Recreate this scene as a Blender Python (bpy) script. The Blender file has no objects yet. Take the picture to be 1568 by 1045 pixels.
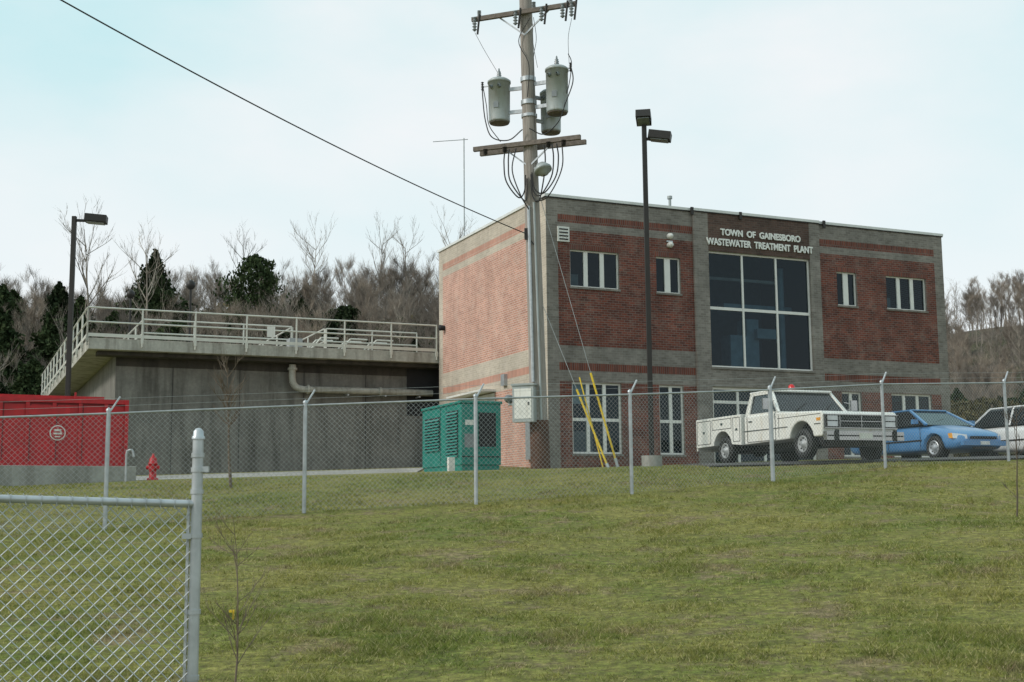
import bpy, bmesh, math, random
import numpy as np
from mathutils import Vector, Matrix
random.seed(7); rng=np.random.default_rng(7)
scene=bpy.context.scene
COL=scene.collection
R=math.radians

# ------------------------------------------------------------------ materials
def nodes(name):
    m=bpy.data.materials.new(name); m.use_nodes=True
    nt=m.node_tree; b=nt.nodes['Principled BSDF']; return m,nt,b
def N(nt,t,**k):
    n=nt.nodes.new(t)
    for a,v in k.items(): setattr(n,a,v)
    return n
def mixc(nt,fac,a,b,blend='MIX'):
    n=nt.nodes.new('ShaderNodeMix'); n.data_type='RGBA'; n.blend_type=blend
    for s,v in ((n.inputs[0],fac),(n.inputs[6],a),(n.inputs[7],b)):
        if isinstance(v,(tuple,list)): s.default_value=(*v,1) if len(v)==3 else v
        elif isinstance(v,(int,float)): s.default_value=v
        else: nt.links.new(v,s)
    return n.outputs[2]
def noise(nt,vec,scale,detail=4,rough=.55):
    n=N(nt,'ShaderNodeTexNoise'); n.inputs['Scale'].default_value=scale
    n.inputs['Detail'].default_value=detail; n.inputs['Roughness'].default_value=rough
    if vec is not None: nt.links.new(vec,n.inputs['Vector'])
    return n.outputs['Fac']
def ramp(nt,fac,p0,p1):
    n=N(nt,'ShaderNodeMapRange'); n.inputs[1].default_value=p0; n.inputs[2].default_value=p1
    n.clamp=True; nt.links.new(fac,n.inputs[0]); return n.outputs[0]
def mth(nt,op,a,b):
    n=N(nt,'ShaderNodeMath',operation=op)
    for s,v in((n.inputs[0],a),(n.inputs[1],b)):
        if isinstance(v,(int,float)): s.default_value=v
        else: nt.links.new(v,s)
    return n.outputs[0]
def objc(nt,scale=(1,1,1)):
    t=N(nt,'ShaderNodeTexCoord'); mp=N(nt,'ShaderNodeMapping'); mp.inputs['Scale'].default_value=scale
    nt.links.new(t.outputs['Object'],mp.inputs[0]); return mp.outputs[0]
def bump(nt,b,h,strength=.3,dist=.01):
    n=N(nt,'ShaderNodeBump'); n.inputs['Strength'].default_value=strength; n.inputs['Distance'].default_value=dist
    nt.links.new(h,n.inputs['Height']); nt.links.new(n.outputs[0],b.inputs['Normal'])
def M(name,col,rough=.6,metal=0.,var=.25,scale=3.,dirt=None,coat=0.):
    m,nt,b=nodes(name)
    v=objc(nt); n1=noise(nt,v,scale,5)
    dk=tuple(c*(1-var) for c in col); lt=tuple(min(1,c*(1+var*.6)) for c in col)
    c=mixc(nt,ramp(nt,n1,.3,.7),dk,lt)
    if dirt:
        n2=noise(nt,objc(nt,(3,3,.6)),scale*1.3,6,.7)
        c=mixc(nt,ramp(nt,n2,.52,.75),c,dirt)
    nt.links.new(c,b.inputs['Base Color']); b.inputs['Roughness'].default_value=rough; b.inputs['Metallic'].default_value=metal
    b.inputs['Coat Weight'].default_value=coat
    return m
def brick(name,c1,c2,mortar,w=.21,h=.078,ms=.008,patch=.35,pale=(.42,.36,.32),paleamt=.35):
    m,nt,b=nodes(name)
    t=N(nt,'ShaderNodeTexCoord'); s=N(nt,'ShaderNodeSeparateXYZ'); nt.links.new(t.outputs['Object'],s.inputs[0])
    a=N(nt,'ShaderNodeMath',operation='ADD'); nt.links.new(s.outputs[0],a.inputs[0]); nt.links.new(s.outputs[1],a.inputs[1])
    cb=N(nt,'ShaderNodeCombineXYZ'); nt.links.new(a.outputs[0],cb.inputs[0]); nt.links.new(s.outputs[2],cb.inputs[1])
    br=N(nt,'ShaderNodeTexBrick'); nt.links.new(cb.outputs[0],br.inputs['Vector'])
    br.inputs['Scale'].default_value=1; br.inputs['Brick Width'].default_value=w; br.inputs['Row Height'].default_value=h
    br.inputs['Mortar Size'].default_value=ms; br.inputs['Mortar Smooth'].default_value=.2; br.inputs['Bias'].default_value=0
    br.inputs['Color1'].default_value=(*c1,1); br.inputs['Color2'].default_value=(*c2,1); br.inputs['Mortar'].default_value=(*mortar,1)
    n1=noise(nt,t.outputs['Object'],.9,6,.65)
    c=mixc(nt,ramp(nt,n1,.32,.68),tuple([1-patch]*3),(1.15,1.15,1.15)); 
    c=mixc(nt,1.0,br.outputs['Color'],c,'MULTIPLY')
    n3=noise(nt,t.outputs['Object'],1.7,7,.7)
    f=mth(nt,'MULTIPLY',ramp(nt,n3,.50,.70),paleamt)
    c=mixc(nt,f,c,pale)
    n4=noise(nt,objc(nt,(5,5,.35)),1.4,5,.6); c=mixc(nt,mth(nt,'MULTIPLY',ramp(nt,n4,.5,.78),.42),c,tuple(x*.5 for x in c1))
    nt.links.new(c,b.inputs['Base Color']); b.inputs['Roughness'].default_value=.88
    iv=mth(nt,'SUBTRACT',1,br.outputs['Fac'])
    bump(nt,b,iv,.5,.008)
    return m
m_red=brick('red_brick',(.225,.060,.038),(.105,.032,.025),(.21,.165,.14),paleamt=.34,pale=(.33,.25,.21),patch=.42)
m_redside=brick('red_brick_sunlit_side',(.55,.275,.205),(.41,.19,.14),(.60,.50,.43),patch=.16,paleamt=.45,pale=(.58,.45,.38),ms=.010)  # same red brick, sunlight on the side wall put into its paler colour
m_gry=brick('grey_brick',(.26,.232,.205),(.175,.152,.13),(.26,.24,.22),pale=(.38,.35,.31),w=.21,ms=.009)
m_gryside=brick('grey_brick_sunlit_side',(.50,.43,.35),(.41,.35,.28),(.54,.49,.42),patch=.14)  # the grey band brick, lightened in colour as if sunlit
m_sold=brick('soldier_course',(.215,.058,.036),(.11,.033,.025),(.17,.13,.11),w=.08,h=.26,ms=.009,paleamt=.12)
m_soldside=brick('soldier_course_sunlit_side',(.50,.24,.175),(.39,.18,.13),(.5,.41,.34),w=.08,h=.26,patch=.12)  # soldier course again, with the sunlit tone painted in
m_brown=brick('brown_brick',(.12,.066,.05),(.075,.042,.033),(.12,.095,.08),paleamt=.2,pale=(.19,.15,.12))
m_white=M('white_paint',(.72,.71,.67),.45,var=.1,dirt=(.5,.47,.41))
m_frame=M('window_frame',(.74,.72,.68),.5,var=.06)
m_coping=M('metal_coping',(.66,.66,.64),.4,var=.12)
m_dark=M('dark_interior',(.02,.02,.022),.8)
m_blk=M('black_rubber',(.018,.018,.018),.65)
m_galv=M('galvanized_steel',(.46,.48,.50),.42,.5,var=.2,scale=8)
m_galvd=M('dull_galvanized_wire',(.38,.395,.40),.55,.3,var=.2,scale=8)
m_wire=M('bright_galvanized_wire',(.52,.54,.55),.5,.25,var=.15,scale=8)
m_rail=M('aluminium_rail',(.60,.59,.53),.45,.2,var=.1)
m_bronze=M('dark_bronze',(.022,.019,.017),.5,.2,var=.2)
m_can=M('transformer_grey',(.36,.39,.39),.42,.1,var=.1,dirt=(.27,.26,.23))
m_porc=M('insulator',(.20,.22,.23),.25)
m_redp=M('red_paint',(.46,.008,.014),.5,var=.25,dirt=(.30,.015,.02))
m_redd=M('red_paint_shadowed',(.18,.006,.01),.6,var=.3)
m_teal=M('teal_paint',(.003,.205,.165),.42,var=.18,dirt=(.012,.17,.14))
m_yel=M('yellow_guard',(.72,.5,.03),.5,var=.15)
m_chrome=M('chrome',(.45,.45,.45),.22,.9,var=.1)
m_grille=M('grille_grey',(.12,.12,.12),.4,.4,var=.1)
m_truck=M('truck_white',(.76,.75,.71),.35,var=.07,scale=1.5,dirt=(.60,.55,.46),coat=.3)
m_car_w=M('car_white',(.70,.71,.70),.3,var=.05,coat=.4)
m_car_b=M('car_blue',(.08,.23,.45),.35,.1,var=.1,coat=.4)
m_lens=M('headlight_lens',(.6,.62,.63),.12,.3)
m_amber=M('amber_lens',(.7,.3,.02),.25)
m_rust=M('rusty_brown',(.085,.038,.022),.8,var=.4)
m_sign=M('white_letters',(.80,.79,.75),.5,var=.05)
m_blind=M('blind',(.4,.4,.38),.7)
m_room=M('room_wall',(.08,.115,.14),.8)
m_duct=M('blue_grey_duct',(.24,.34,.40),.5)
m_redlens=M('red_lens',(.6,.02,.02),.2)

def wood():
    m,nt,b=nodes('weathered_pole_wood')
    n1=noise(nt,objc(nt,(14,14,.7)),2,6,.65); n2=noise(nt,objc(nt,(1,1,.25)),1.2,3)
    c=mixc(nt,ramp(nt,n1,.3,.7),(.17,.145,.128),(.42,.38,.345)); c=mixc(nt,mth(nt,'MULTIPLY',ramp(nt,n2,.5,.75),.7),c,(.29,.25,.22))
    nt.links.new(c,b.inputs['Base Color']); b.inputs['Roughness'].default_value=.9; bump(nt,b,n1,.5,.01); return m
m_wood=wood()
m_armw=M('crossarm_wood',(.17,.14,.12),.85,var=.35,scale=9)
def concrete(name,c0,c1,stain):
    m,nt,b=nodes(name)
    n1=noise(nt,objc(nt),1.1,7,.65); n2=noise(nt,objc(nt,(2.2,2.2,.25)),1.2,6,.65); n3=noise(nt,objc(nt,(1,1,1)),9,6,.7)
    c=mixc(nt,ramp(nt,n1,.3,.7),c0,c1); c=mixc(nt,ramp(nt,n2,.46,.72),c,stain)
    c=mixc(nt,1,c,mixc(nt,ramp(nt,n3,.3,.7),(.82,.82,.82),(1.12,1.12,1.12)),'MULTIPLY')
    nt.links.new(c,b.inputs['Base Color']); b.inputs['Roughness'].default_value=.9; bump(nt,b,n1,.3,.02); return m
m_conc=concrete('tank_concrete',(.155,.15,.138),(.25,.24,.218),(.09,.084,.075))
m_concd=concrete('shaded_soffit',(.05,.045,.038),(.08,.07,.06),(.03,.027,.024))  # concrete darkened to paint in the shade under the deck
m_deck=concrete('deck_concrete',(.36,.35,.31),(.50,.48,.43),(.18,.165,.14))
m_pave=concrete('pavement_concrete',(.28,.27,.25),(.40,.39,.36),(.18,.17,.15))
m_asph=concrete('asphalt',(.06,.058,.055),(.10,.095,.09),(.05,.047,.045))

def glass():
    m,nt,b=nodes('window_glass')
    nt.nodes.remove(b); out=nt.nodes['Material Output']
    tr=N(nt,'ShaderNodeBsdfTransparent'); tr.inputs[0].default_value=(.33,.42,.46,1)
    gl=N(nt,'ShaderNodeBsdfGlossy'); gl.inputs['Roughness'].default_value=.03; gl.inputs[0].default_value=(.75,.9,1,1)
    lw=N(nt,'ShaderNodeLayerWeight'); lw.inputs[0].default_value=.5
    p=mth(nt,'POWER',lw.outputs['Facing'],4.); f=mth(nt,'ADD',mth(nt,'MULTIPLY',p,.8),.03)
    mx=N(nt,'ShaderNodeMixShader'); nt.links.new(f,mx.inputs[0]); nt.links.new(tr.outputs[0],mx.inputs[1]); nt.links.new(gl.outputs[0],mx.inputs[2])
    nt.links.new(mx.outputs[0],out.inputs[0]); return m
m_glass=glass()
m_cglass=M('car_glass',(.02,.026,.03),.06,var=.2)

def grasscol(nt,P):
    a=noise(nt,P,.30,5,.62); a2=noise(nt,P,1.1,8,.8); a3=noise(nt,P,3.6,6,.75); a5=noise(nt,P,2.2,6,.8); a6=noise(nt,P,9,5,.75)
    c=mixc(nt,ramp(nt,a,.38,.60),(.165,.215,.045),(.31,.29,.085))
    c=mixc(nt,mth(nt,'MULTIPLY',ramp(nt,a3,.44,.62),.8),c,(.32,.295,.095))
    c=mixc(nt,mth(nt,'MULTIPLY',ramp(nt,a5,.52,.62),.75),c,(.095,.135,.028))
    c=mixc(nt,mth(nt,'MULTIPLY',ramp(nt,a2,.53,.61),.85),c,(.335,.255,.155))
    c=mixc(nt,1,c,mixc(nt,ramp(nt,a6,.36,.64),(.62,.62,.6),(1.3,1.28,1.25)),'MULTIPLY')
    return c
def ground_mat():
    m,nt,b=nodes('grass_ground')
    P=N(nt,'ShaderNodeNewGeometry').outputs['Position']
    s=N(nt,'ShaderNodeSeparateXYZ'); nt.links.new(P,s.inputs[0])
    c=grasscol(nt,P)
    a3=noise(nt,P,14,6,.8); a4=noise(nt,P,70,4,.8)
    c=mixc(nt,ramp(nt,a3,.40,.60),mixc(nt,.7,c,(.085,.07,.038)),c)
    d=mixc(nt,ramp(nt,a4,.3,.7),(.6,.6,.6),(1.3,1.3,1.3)); c=mixc(nt,1,c,d,'MULTIPLY')
    far=mixc(nt,ramp(nt,noise(nt,P,.12,6,.7),.4,.6),(.10,.083,.07),(.065,.066,.038))
    far=mixc(nt,1,far,mixc(nt,ramp(nt,noise(nt,P,1.4,5,.8),.35,.65),(.45,.45,.45),(1.5,1.5,1.5)),'MULTIPLY')
    c=mixc(nt,ramp(nt,s.outputs[1],52,68),c,far)
    nt.links.new(c,b.inputs['Base Color']); b.inputs['Roughness'].default_value=.95; b.inputs['Specular IOR Level'].default_value=.1
    bump(nt,b,a3,.7,.035); return m
m_ground=ground_mat()
def blade_mat():
    m,nt,b=nodes('grass_blades')
    P=N(nt,'ShaderNodeNewGeometry').outputs['Position']
    r=N(nt,'ShaderNodeAttribute',attribute_name='rnd').outputs['Fac']
    c=grasscol(nt,P)
    c=mixc(nt,ramp(nt,r,0,.5),mixc(nt,.5,c,(.085,.13,.025)),c)
    c=mixc(nt,mth(nt,'MULTIPLY',ramp(nt,r,.76,.92),.65),c,(.55,.47,.26))
    nt.links.new(c,b.inputs['Base Color']); b.inputs['Roughness'].default_value=.8; b.inputs['Specular IOR Level'].default_value=.15
    tl=N(nt,'ShaderNodeBsdfTranslucent'); nt.links.new(c,tl.inputs[0]); mx=N(nt,'ShaderNodeMixShader'); mx.inputs[0].default_value=.35
    out=nt.nodes['Material Output']; nt.links.new(b.outputs[0],mx.inputs[1]); nt.links.new(tl.outputs[0],mx.inputs[2]); nt.links.new(mx.outputs[0],out.inputs[0])
    return m
m_blade=blade_mat()
def leafmat(name,c0,c1,lo=.65,hi=1.35):
    m,nt,b=nodes(name); P=N(nt,'ShaderNodeTexCoord').outputs['Object']
    oi=N(nt,'ShaderNodeObjectInfo')
    c=mixc(nt,ramp(nt,noise(nt,P,1.3,5,.7),.35,.65),c0,c1)
    k=mixc(nt,oi.outputs['Random'],(lo,lo,lo),(hi,hi*.95,hi*.88)); c=mixc(nt,1,c,k,'MULTIPLY')
    nt.links.new(c,b.inputs['Base Color']); b.inputs['Roughness'].default_value=.9; b.inputs['Specular IOR Level'].default_value=.1; return m
m_bark=leafmat('bare_bark',(.17,.15,.135),(.33,.30,.27))
m_twig=leafmat('fine_twigs',(.17,.14,.12),(.29,.25,.215))
m_sap=leafmat('sapling_bark',(.10,.08,.065),(.18,.15,.125))
m_cedar=leafmat('cedar_foliage',(.016,.029,.013),(.042,.060,.026))
m_under=leafmat('undergrowth',(.07,.062,.035),(.14,.125,.06))

# ------------------------------------------------------------------ mesh builder
class MB:
    def __init__(s): s.v=[];s.f=[];s.m=[];s.sm=[];s.mats=[]
    def mi(s,mat):
        if mat not in s.mats: s.mats.append(mat)
        return s.mats.index(mat)
    def poly(s,vs,fs,mat,smooth=False):
        o=len(s.v); s.v+= [tuple(v) for v in vs]; k=s.mi(mat)
        for f in fs: s.f.append(tuple(i+o for i in f)); s.m.append(k); s.sm.append(smooth)
    def bx(s,x0,x1,y0,y1,z0,z1,mat):
        vs=[(x,y,z) for x in(x0,x1) for y in(y0,y1) for z in(z0,z1)]
        s.poly(vs,[(0,1,3,2),(4,6,7,5),(0,4,5,1),(2,3,7,6),(0,2,6,4),(1,5,7,3)],mat)
    def box(s,c,size,mat,rz=0,Mx=None):
        Mx=Mx or Matrix.Rotation(rz,3,'Z'); c=Vector(c)
        vs=[c+Mx@Vector((x*size[0]/2,y*size[1]/2,z*size[2]/2)) for x in(-1,1) for y in(-1,1) for z in(-1,1)]
        s.poly(vs,[(0,1,3,2),(4,6,7,5),(0,4,5,1),(2,3,7,6),(0,2,6,4),(1,5,7,3)],mat)
    def beam(s,p0,p1,w,h,mat):
        p0=Vector(p0);p1=Vector(p1);d=(p1-p0); L=d.length; d.normalize()
        a=Vector((0,0,1)).cross(d)
        if a.length<1e-3: a=Vector((1,0,0))
        a.normalize(); b=d.cross(a)
        Mx=Matrix((d,a,b)).transposed(); s.box((p0+p1)/2,(L,w,h),mat,Mx=Mx)
    def cyl(s,p0,p1,r0,mat,r1=None,n=12,caps=True,smooth=True):
        r1=r0 if r1 is None else r1
        p0=Vector(p0);p1=Vector(p1);d=(p1-p0).normalized()
        a=d.orthogonal().normalized(); b=d.cross(a); vs=[]
        for p,r in((p0,r0),(p1,r1)):
            for i in range(n):
                t=2*math.pi*i/n; vs.append(p+a*math.cos(t)*r+b*math.sin(t)*r)
        s.poly(vs,[(i,(i+1)%n,n+(i+1)%n,n+i) for i in range(n)],mat,smooth)
        if caps: s.poly(vs,[tuple(range(n))[::-1],tuple(range(n,2*n))],mat)
    def tube(s,pts,r,mat,n=6):
        for a,b in zip(pts[:-1],pts[1:]): s.cyl(a,b,r,mat,n=n,caps=False)
    def lathe(s,p,axis,prof,mat,n=24):
        p=Vector(p);d=Vector(axis).normalized();a=d.orthogonal().normalized();b=d.cross(a);vs=[]
        for h,r in prof:
            for i in range(n):
                t=2*math.pi*i/n; vs.append(p+d*h+a*math.cos(t)*r+b*math.sin(t)*r)
        fs=[(j*n+i,j*n+(i+1)%n,(j+1)*n+(i+1)%n,(j+1)*n+i) for j in range(len(prof)-1) for i in range(n)]
        s.poly(vs,fs,mat,True)
    def prof(s,pts,y0,y1,mat):
        n=len(pts); vs=[(x,y0,z) for x,z in pts]+[(x,y1,z) for x,z in pts]
        s.poly(vs,[tuple(range(n)),tuple(range(n,2*n))[::-1]]+[(i,n+i,n+(i+1)%n,(i+1)%n) for i in range(n)],mat)
    def obj(s,name,parent=None,loc=None,rz=0,bevel=0):
        me=bpy.data.meshes.new(name); me.from_pydata(s.v,[],s.f)
        for m in s.mats: me.materials.append(m)
        me.polygons.foreach_set('material_index',s.m); me.polygons.foreach_set('use_smooth',s.sm)
        bm=bmesh.new(); bm.from_mesh(me); bmesh.ops.recalc_face_normals(bm,faces=bm.faces); bm.to_mesh(me); bm.free()
        me.update(); o=bpy.data.objects.new(name,me); COL.objects.link(o)
        if loc is not None: o.location=loc
        o.rotation_euler[2]=rz
        if parent: o.parent=parent
        if bevel:
            b=o.modifiers.new('bevel','BEVEL'); b.width=bevel; b.segments=2; b.limit_method='ANGLE'; b.angle_limit=R(35)
        return o
def empty(name,loc=(0,0,0),rz=0):
    o=bpy.data.objects.new(name,None); COL.objects.link(o); o.location=loc; o.rotation_euler[2]=rz; return o
def curvepts(ctrl,n=8):
    P=[Vector(c) for c in ctrl]; P=[P[0]*2-P[1]]+P+[P[-1]*2-P[-2]]; out=[]
    for i in range(1,len(P)-2):
        for k in range(n):
            t=k/n; a,b,c,d=P[i-1:i+3]
            out.append(.5*((2*b)+(c-a)*t+(2*a-5*b+4*c-d)*t*t+(3*b-3*c+d-a)*t**3))
    out.append(P[-2]); return out

# ------------------------------------------------------------------ terrain
YS=[-60,0,7,19.5,21,24.6,27,31,34,38,41,45,60,400]; ZS=[-4.2,-1.65,-1.1,-.13,.06,.40,.65,.97,1.07,1.12,1.32,1.6,1.8,1.8]
def sm(a,b,x):
    t=np.clip((x-a)/(b-a),0,1); return t*t*(3-2*t)
def gz(X,Y):
    X=np.asarray(X,float);Y=np.asarray(Y,float)
    f=sum(np.interp(Y+d,YS,ZS) for d in(-1.2,-.6,0,.6,1.2))/5
    f=f+(.02-.012*sm(29,35,Y)*(X>0))*np.clip(X,-20,20)*np.clip((75-Y)/30,0,1)
    f=f+.03*np.sin(X*.9+Y*.35)*np.sin(Y*.7-X*.2)*sm(4,9,Y)*(1-sm(28,31,Y))
    f=f+.07*np.sin(X*.45+1.3)*np.sin(Y*.33+.5)*sm(4,9,Y)*(1-sm(19,21,Y))
    w=sm(5,35,X)
    h=(1-w)*sm(62,125,Y)*14+w*(sm(60,120,Y)*4.5+sm(120,260,Y)*(23+8*sm(60,120,X)))
    h=h+sm(70,110,Y)*(1.2*np.sin(X*.07+1)+.8*np.sin(X*.17+Y*.05))
    return f+h
def G(x,y): return float(gz(x,y))
def grid(name,xs,ys,mat,off=0,skirt=0,fn=None):
    X,Y=np.meshgrid(xs,ys); Z=gz(X,Y)+off
    v=np.stack([X,Y,Z],-1).reshape(-1,3); nx=len(xs);ny=len(ys)
    f=[(j*nx+i,j*nx+i+1,(j+1)*nx+i+1,(j+1)*nx+i) for j in range(ny-1) for i in range(nx-1)]
    v=v.tolist()
    if skirt:
        o=len(v); v+=[(x,ys[0],float(gz(x,ys[0]))+off-skirt) for x in xs]; f+=[(i,i+1,o+i+1,o+i) for i in range(nx-1)]
        o=len(v); v+=[(xs[0],y,float(gz(xs[0],y))+off-skirt) for y in ys]; f+=[(j*nx,(j+1)*nx,o+j+1,o+j) for j in range(ny-1)]
        o=len(v); v+=[(xs[-1],y,float(gz(xs[-1],y))+off-skirt) for y in ys]; f+=[(j*nx+nx-1,(j+1)*nx+nx-1,o+j+1,o+j) for j in range(ny-1)]
    me=bpy.data.meshes.new(name); me.from_pydata(v,[],f); me.materials.append(mat)
    me.polygons.foreach_set('use_smooth',[True]*len(f)); o=bpy.data.objects.new(name,me); COL.objects.link(o); return o
xs=np.concatenate([np.linspace(-900,-130,16),np.arange(-120,-30,3),np.arange(-30,30,.5),np.arange(30,150,3),np.linspace(155,900,16)])
ys=np.concatenate([np.linspace(-400,-60,8),np.arange(-50,0,5),np.arange(0,50,.5),np.arange(50,280,3),np.linspace(290,1500,20)])
grid('ground',xs,ys,m_ground)
grid('parking_lot',np.arange(4.5,30.01,.5),np.arange(29.0,39.01,.5),m_asph,off=.04,skirt=.14)
grid('driveway',np.arange(-13,-2.99,.5),np.arange(38,43.01,.5),m_pave,off=.03,skirt=.1)

def grass():
    n=470000
    u=rng.random(n); Y=6.2*np.exp(u*math.log(30/6.2)); X=(rng.random(n)*2-1)*(.46*Y+.8)
    cl=np.sin(X*3.1+np.sin(Y*2.3)*1.5)*np.sin(Y*2.7+np.sin(X*1.9)*1.3)+.6*np.sin(X*11+Y*7)*np.sin(Y*13-X*5)+.5*np.sin(X*.9+Y*.5)*np.sin(Y*1.1-X*.4)+.15*rng.standard_normal(n)
    keep=rng.random(n)<np.clip(.48+.5*cl,.06,1); X=X[keep];Y=Y[keep];cl=cl[keep];n=len(X)
    Z=gz(X,Y)
    h=(.010+.020*rng.random(n)**1.6+.026*np.clip(cl-.3,0,1))*(1+Y*.012); w=(.0022+.00028*Y)*(.7+.6*rng.random(n))
    a=rng.random(n)*2*math.pi; b=rng.random(n)*2*math.pi; le=h*(.4+1.6*rng.random(n))
    v=np.zeros((n,3,3))
    v[:,0,0]=X-np.cos(a)*w; v[:,0,1]=Y-np.sin(a)*w; v[:,0,2]=Z-.004
    v[:,1,0]=X+np.cos(a)*w; v[:,1,1]=Y+np.sin(a)*w; v[:,1,2]=Z-.004
    v[:,2,0]=X+np.cos(b)*le; v[:,2,1]=Y+np.sin(b)*le; v[:,2,2]=Z+h
    me=bpy.data.meshes.new('grass'); me.vertices.add(3*n); me.vertices.foreach_set('co',v.ravel())
    me.loops.add(3*n); me.loops.foreach_set('vertex_index',np.arange(3*n,dtype=np.int32))
    me.polygons.add(n); me.polygons.foreach_set('loop_start',np.arange(0,3*n,3,dtype=np.int32))
    me.update(calc_edges=True)
    at=me.attributes.new('rnd','FLOAT','POINT'); at.data.foreach_set('value',np.repeat(rng.random(n),3))
    me.materials.append(m_blade); o=bpy.data.objects.new('grass',me); COL.objects.link(o)
grass()

# ------------------------------------------------------------------ building
BX,BY,BR=1.13,40.0,R(24)
bld=empty('brick_treatment_plant_building',(BX,BY,0),BR)
W,DP,ZB,ZR=16.57,9.8,.7,10.09
ups=[(.86,2.67,3),(4.09,5.04,2),(11.59,12.47,2),(13.82,15.7,3)]
holes=[(a,b,7.17,8.4) for a,b,_ in ups]+[(a,b,1.75,4.05) for a,b,_ in ups]
holes+=[(6.13,10.38,4.73,8.74),(6.13,10.38,1.4,4.06)]
S0,S1=5.55,10.82
def cls(s,z):
    for a,b,c,d in holes:
        if a<s<b and c<z<d: return None
    if S0<s<S1:
        if s<6.13 or s>10.38 or z<4.73: return m_gry
        return m_brown
    if s<.42 or s>W-.42: return m_gry
    if z>9.54: return m_gry
    if z>9.28: return m_sold
    if z>9.02: return m_gry
    if z>5.22: 
        for a,b,c,d in holes[:4]:
            if a-.08<s<b+.08 and (d<=z<d+.22 or c-.1<z<c): return m_sold
        return m_red
    if z>4.68: return m_gry
    if z>4.42: return m_sold
    if z>4.07: return m_gry
    return m_red
walls=MB()
sx=sorted({0,.42,S0,S1,W-.42,W,6.13,10.38}|{h[i] for h in holes for i in(0,1)}|{h[0]-.08 for h in holes[:4]}|{h[1]+.08 for h in holes[:4]})
sz=sorted({ZB,4.07,4.42,4.68,5.22,9.02,9.28,9.54,ZR,8.62,7.07}|{h[i] for h in holes for i in(2,3)})
for i in range(len(sx)-1):
    for j in range(len(sz)-1):
        a,b,c,d=sx[i],sx[i+1],sz[j],sz[j+1]; m=cls((a+b)/2,(c+d)/2)
        if m is None: continue
        y=-.08 if S0<(a+b)/2<S1 else 0
        walls.poly([(a,y,c),(b,y,c),(b,y,d),(a,y,d)],[(0,1,2,3)],m)
for s_ in(S0,S1): walls.poly([(s_,0,ZB),(s_,-.08,ZB),(s_,-.08,ZR),(s_,0,ZR)],[(0,1,2,3)],m_gry)
for a,b,c,d in holes:
    y=-.08 if a==6.13 else 0
    e=.16
    vs=[(a,y,c),(b,y,c),(b,y,d),(a,y,d),(a,e,c),(b,e,c),(b,e,d),(a,e,d)]
    walls.poly(vs,[(0,1,5,4),(1,2,6,5),(2,3,7,6),(3,0,4,7)],m_gry)
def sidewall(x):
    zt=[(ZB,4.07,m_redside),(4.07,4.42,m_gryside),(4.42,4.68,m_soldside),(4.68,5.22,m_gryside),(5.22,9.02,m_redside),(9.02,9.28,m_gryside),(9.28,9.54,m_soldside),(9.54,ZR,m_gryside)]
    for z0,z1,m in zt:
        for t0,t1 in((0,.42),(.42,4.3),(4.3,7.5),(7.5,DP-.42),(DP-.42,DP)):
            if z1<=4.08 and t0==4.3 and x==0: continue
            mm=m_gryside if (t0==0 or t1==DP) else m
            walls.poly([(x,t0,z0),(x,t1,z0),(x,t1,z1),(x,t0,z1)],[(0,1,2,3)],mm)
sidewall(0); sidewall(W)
walls.poly([(0,DP,ZB),(W,DP,ZB),(W,DP,ZR),(0,DP,ZR)],[(0,1,2,3)],m_redside)
walls.poly([(0.02,0.02,9.85),(W-.02,0.02,9.85),(W-.02,DP-.02,9.85),(0.02,DP-.02,9.85)],[(0,1,2,3)],m_asph)
walls.poly([(.02,3.5,.8),(W-.02,3.5,.8),(W-.02,3.5,9.8),(.02,3.5,9.8)],[(0,1,2,3)],m_room)
walls.poly([(.3,.2,1.25),(W-.3,.2,1.25),(W-.3,3.5,1.25),(.3,3.5,1.25)],[(0,1,2,3)],m_dark)
for s0,s1 in((.3,S0+.3),(S1-.2,W-.3)):
    walls.bx(s0,s1,.2,3.5,4.2,4.7,m_dark)
walls.bx(5.6,5.75,.2,3.5,1.3,9.8,m_dark); walls.bx(10.75,10.9,.2,3.5,1.3,9.8,m_dark)
wo=walls.obj('walls',bld)
roof=MB()
for x0,x1,y0 in((-.05,S0-.003,-.05),(S0,S1,-.13),(S1+.003,W+.05,-.05)):
    roof.bx(x0,x1,y0,.3,ZR,ZR+.09,m_coping); roof.bx(x0+.01,x1-.01,y0+.02,.28,ZR-.035,ZR-.001,m_bronze)
roof.bx(-.05,.3,.303,DP+.05,ZR,ZR+.09,m_coping); roof.bx(W-.3,W+.05,.303,DP+.05,ZR,ZR+.09,m_coping); roof.bx(.303,W-.303,DP-.25,DP+.05,ZR,ZR+.09,m_coping)
for s_ in (S0-.12,7.4,S1+.15): roof.bx(s_,s_+.1,-.16,-.1,ZR-.16,ZR+.1,m_bronze)
roof.obj('roof_coping',bld)
win=MB()
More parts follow.
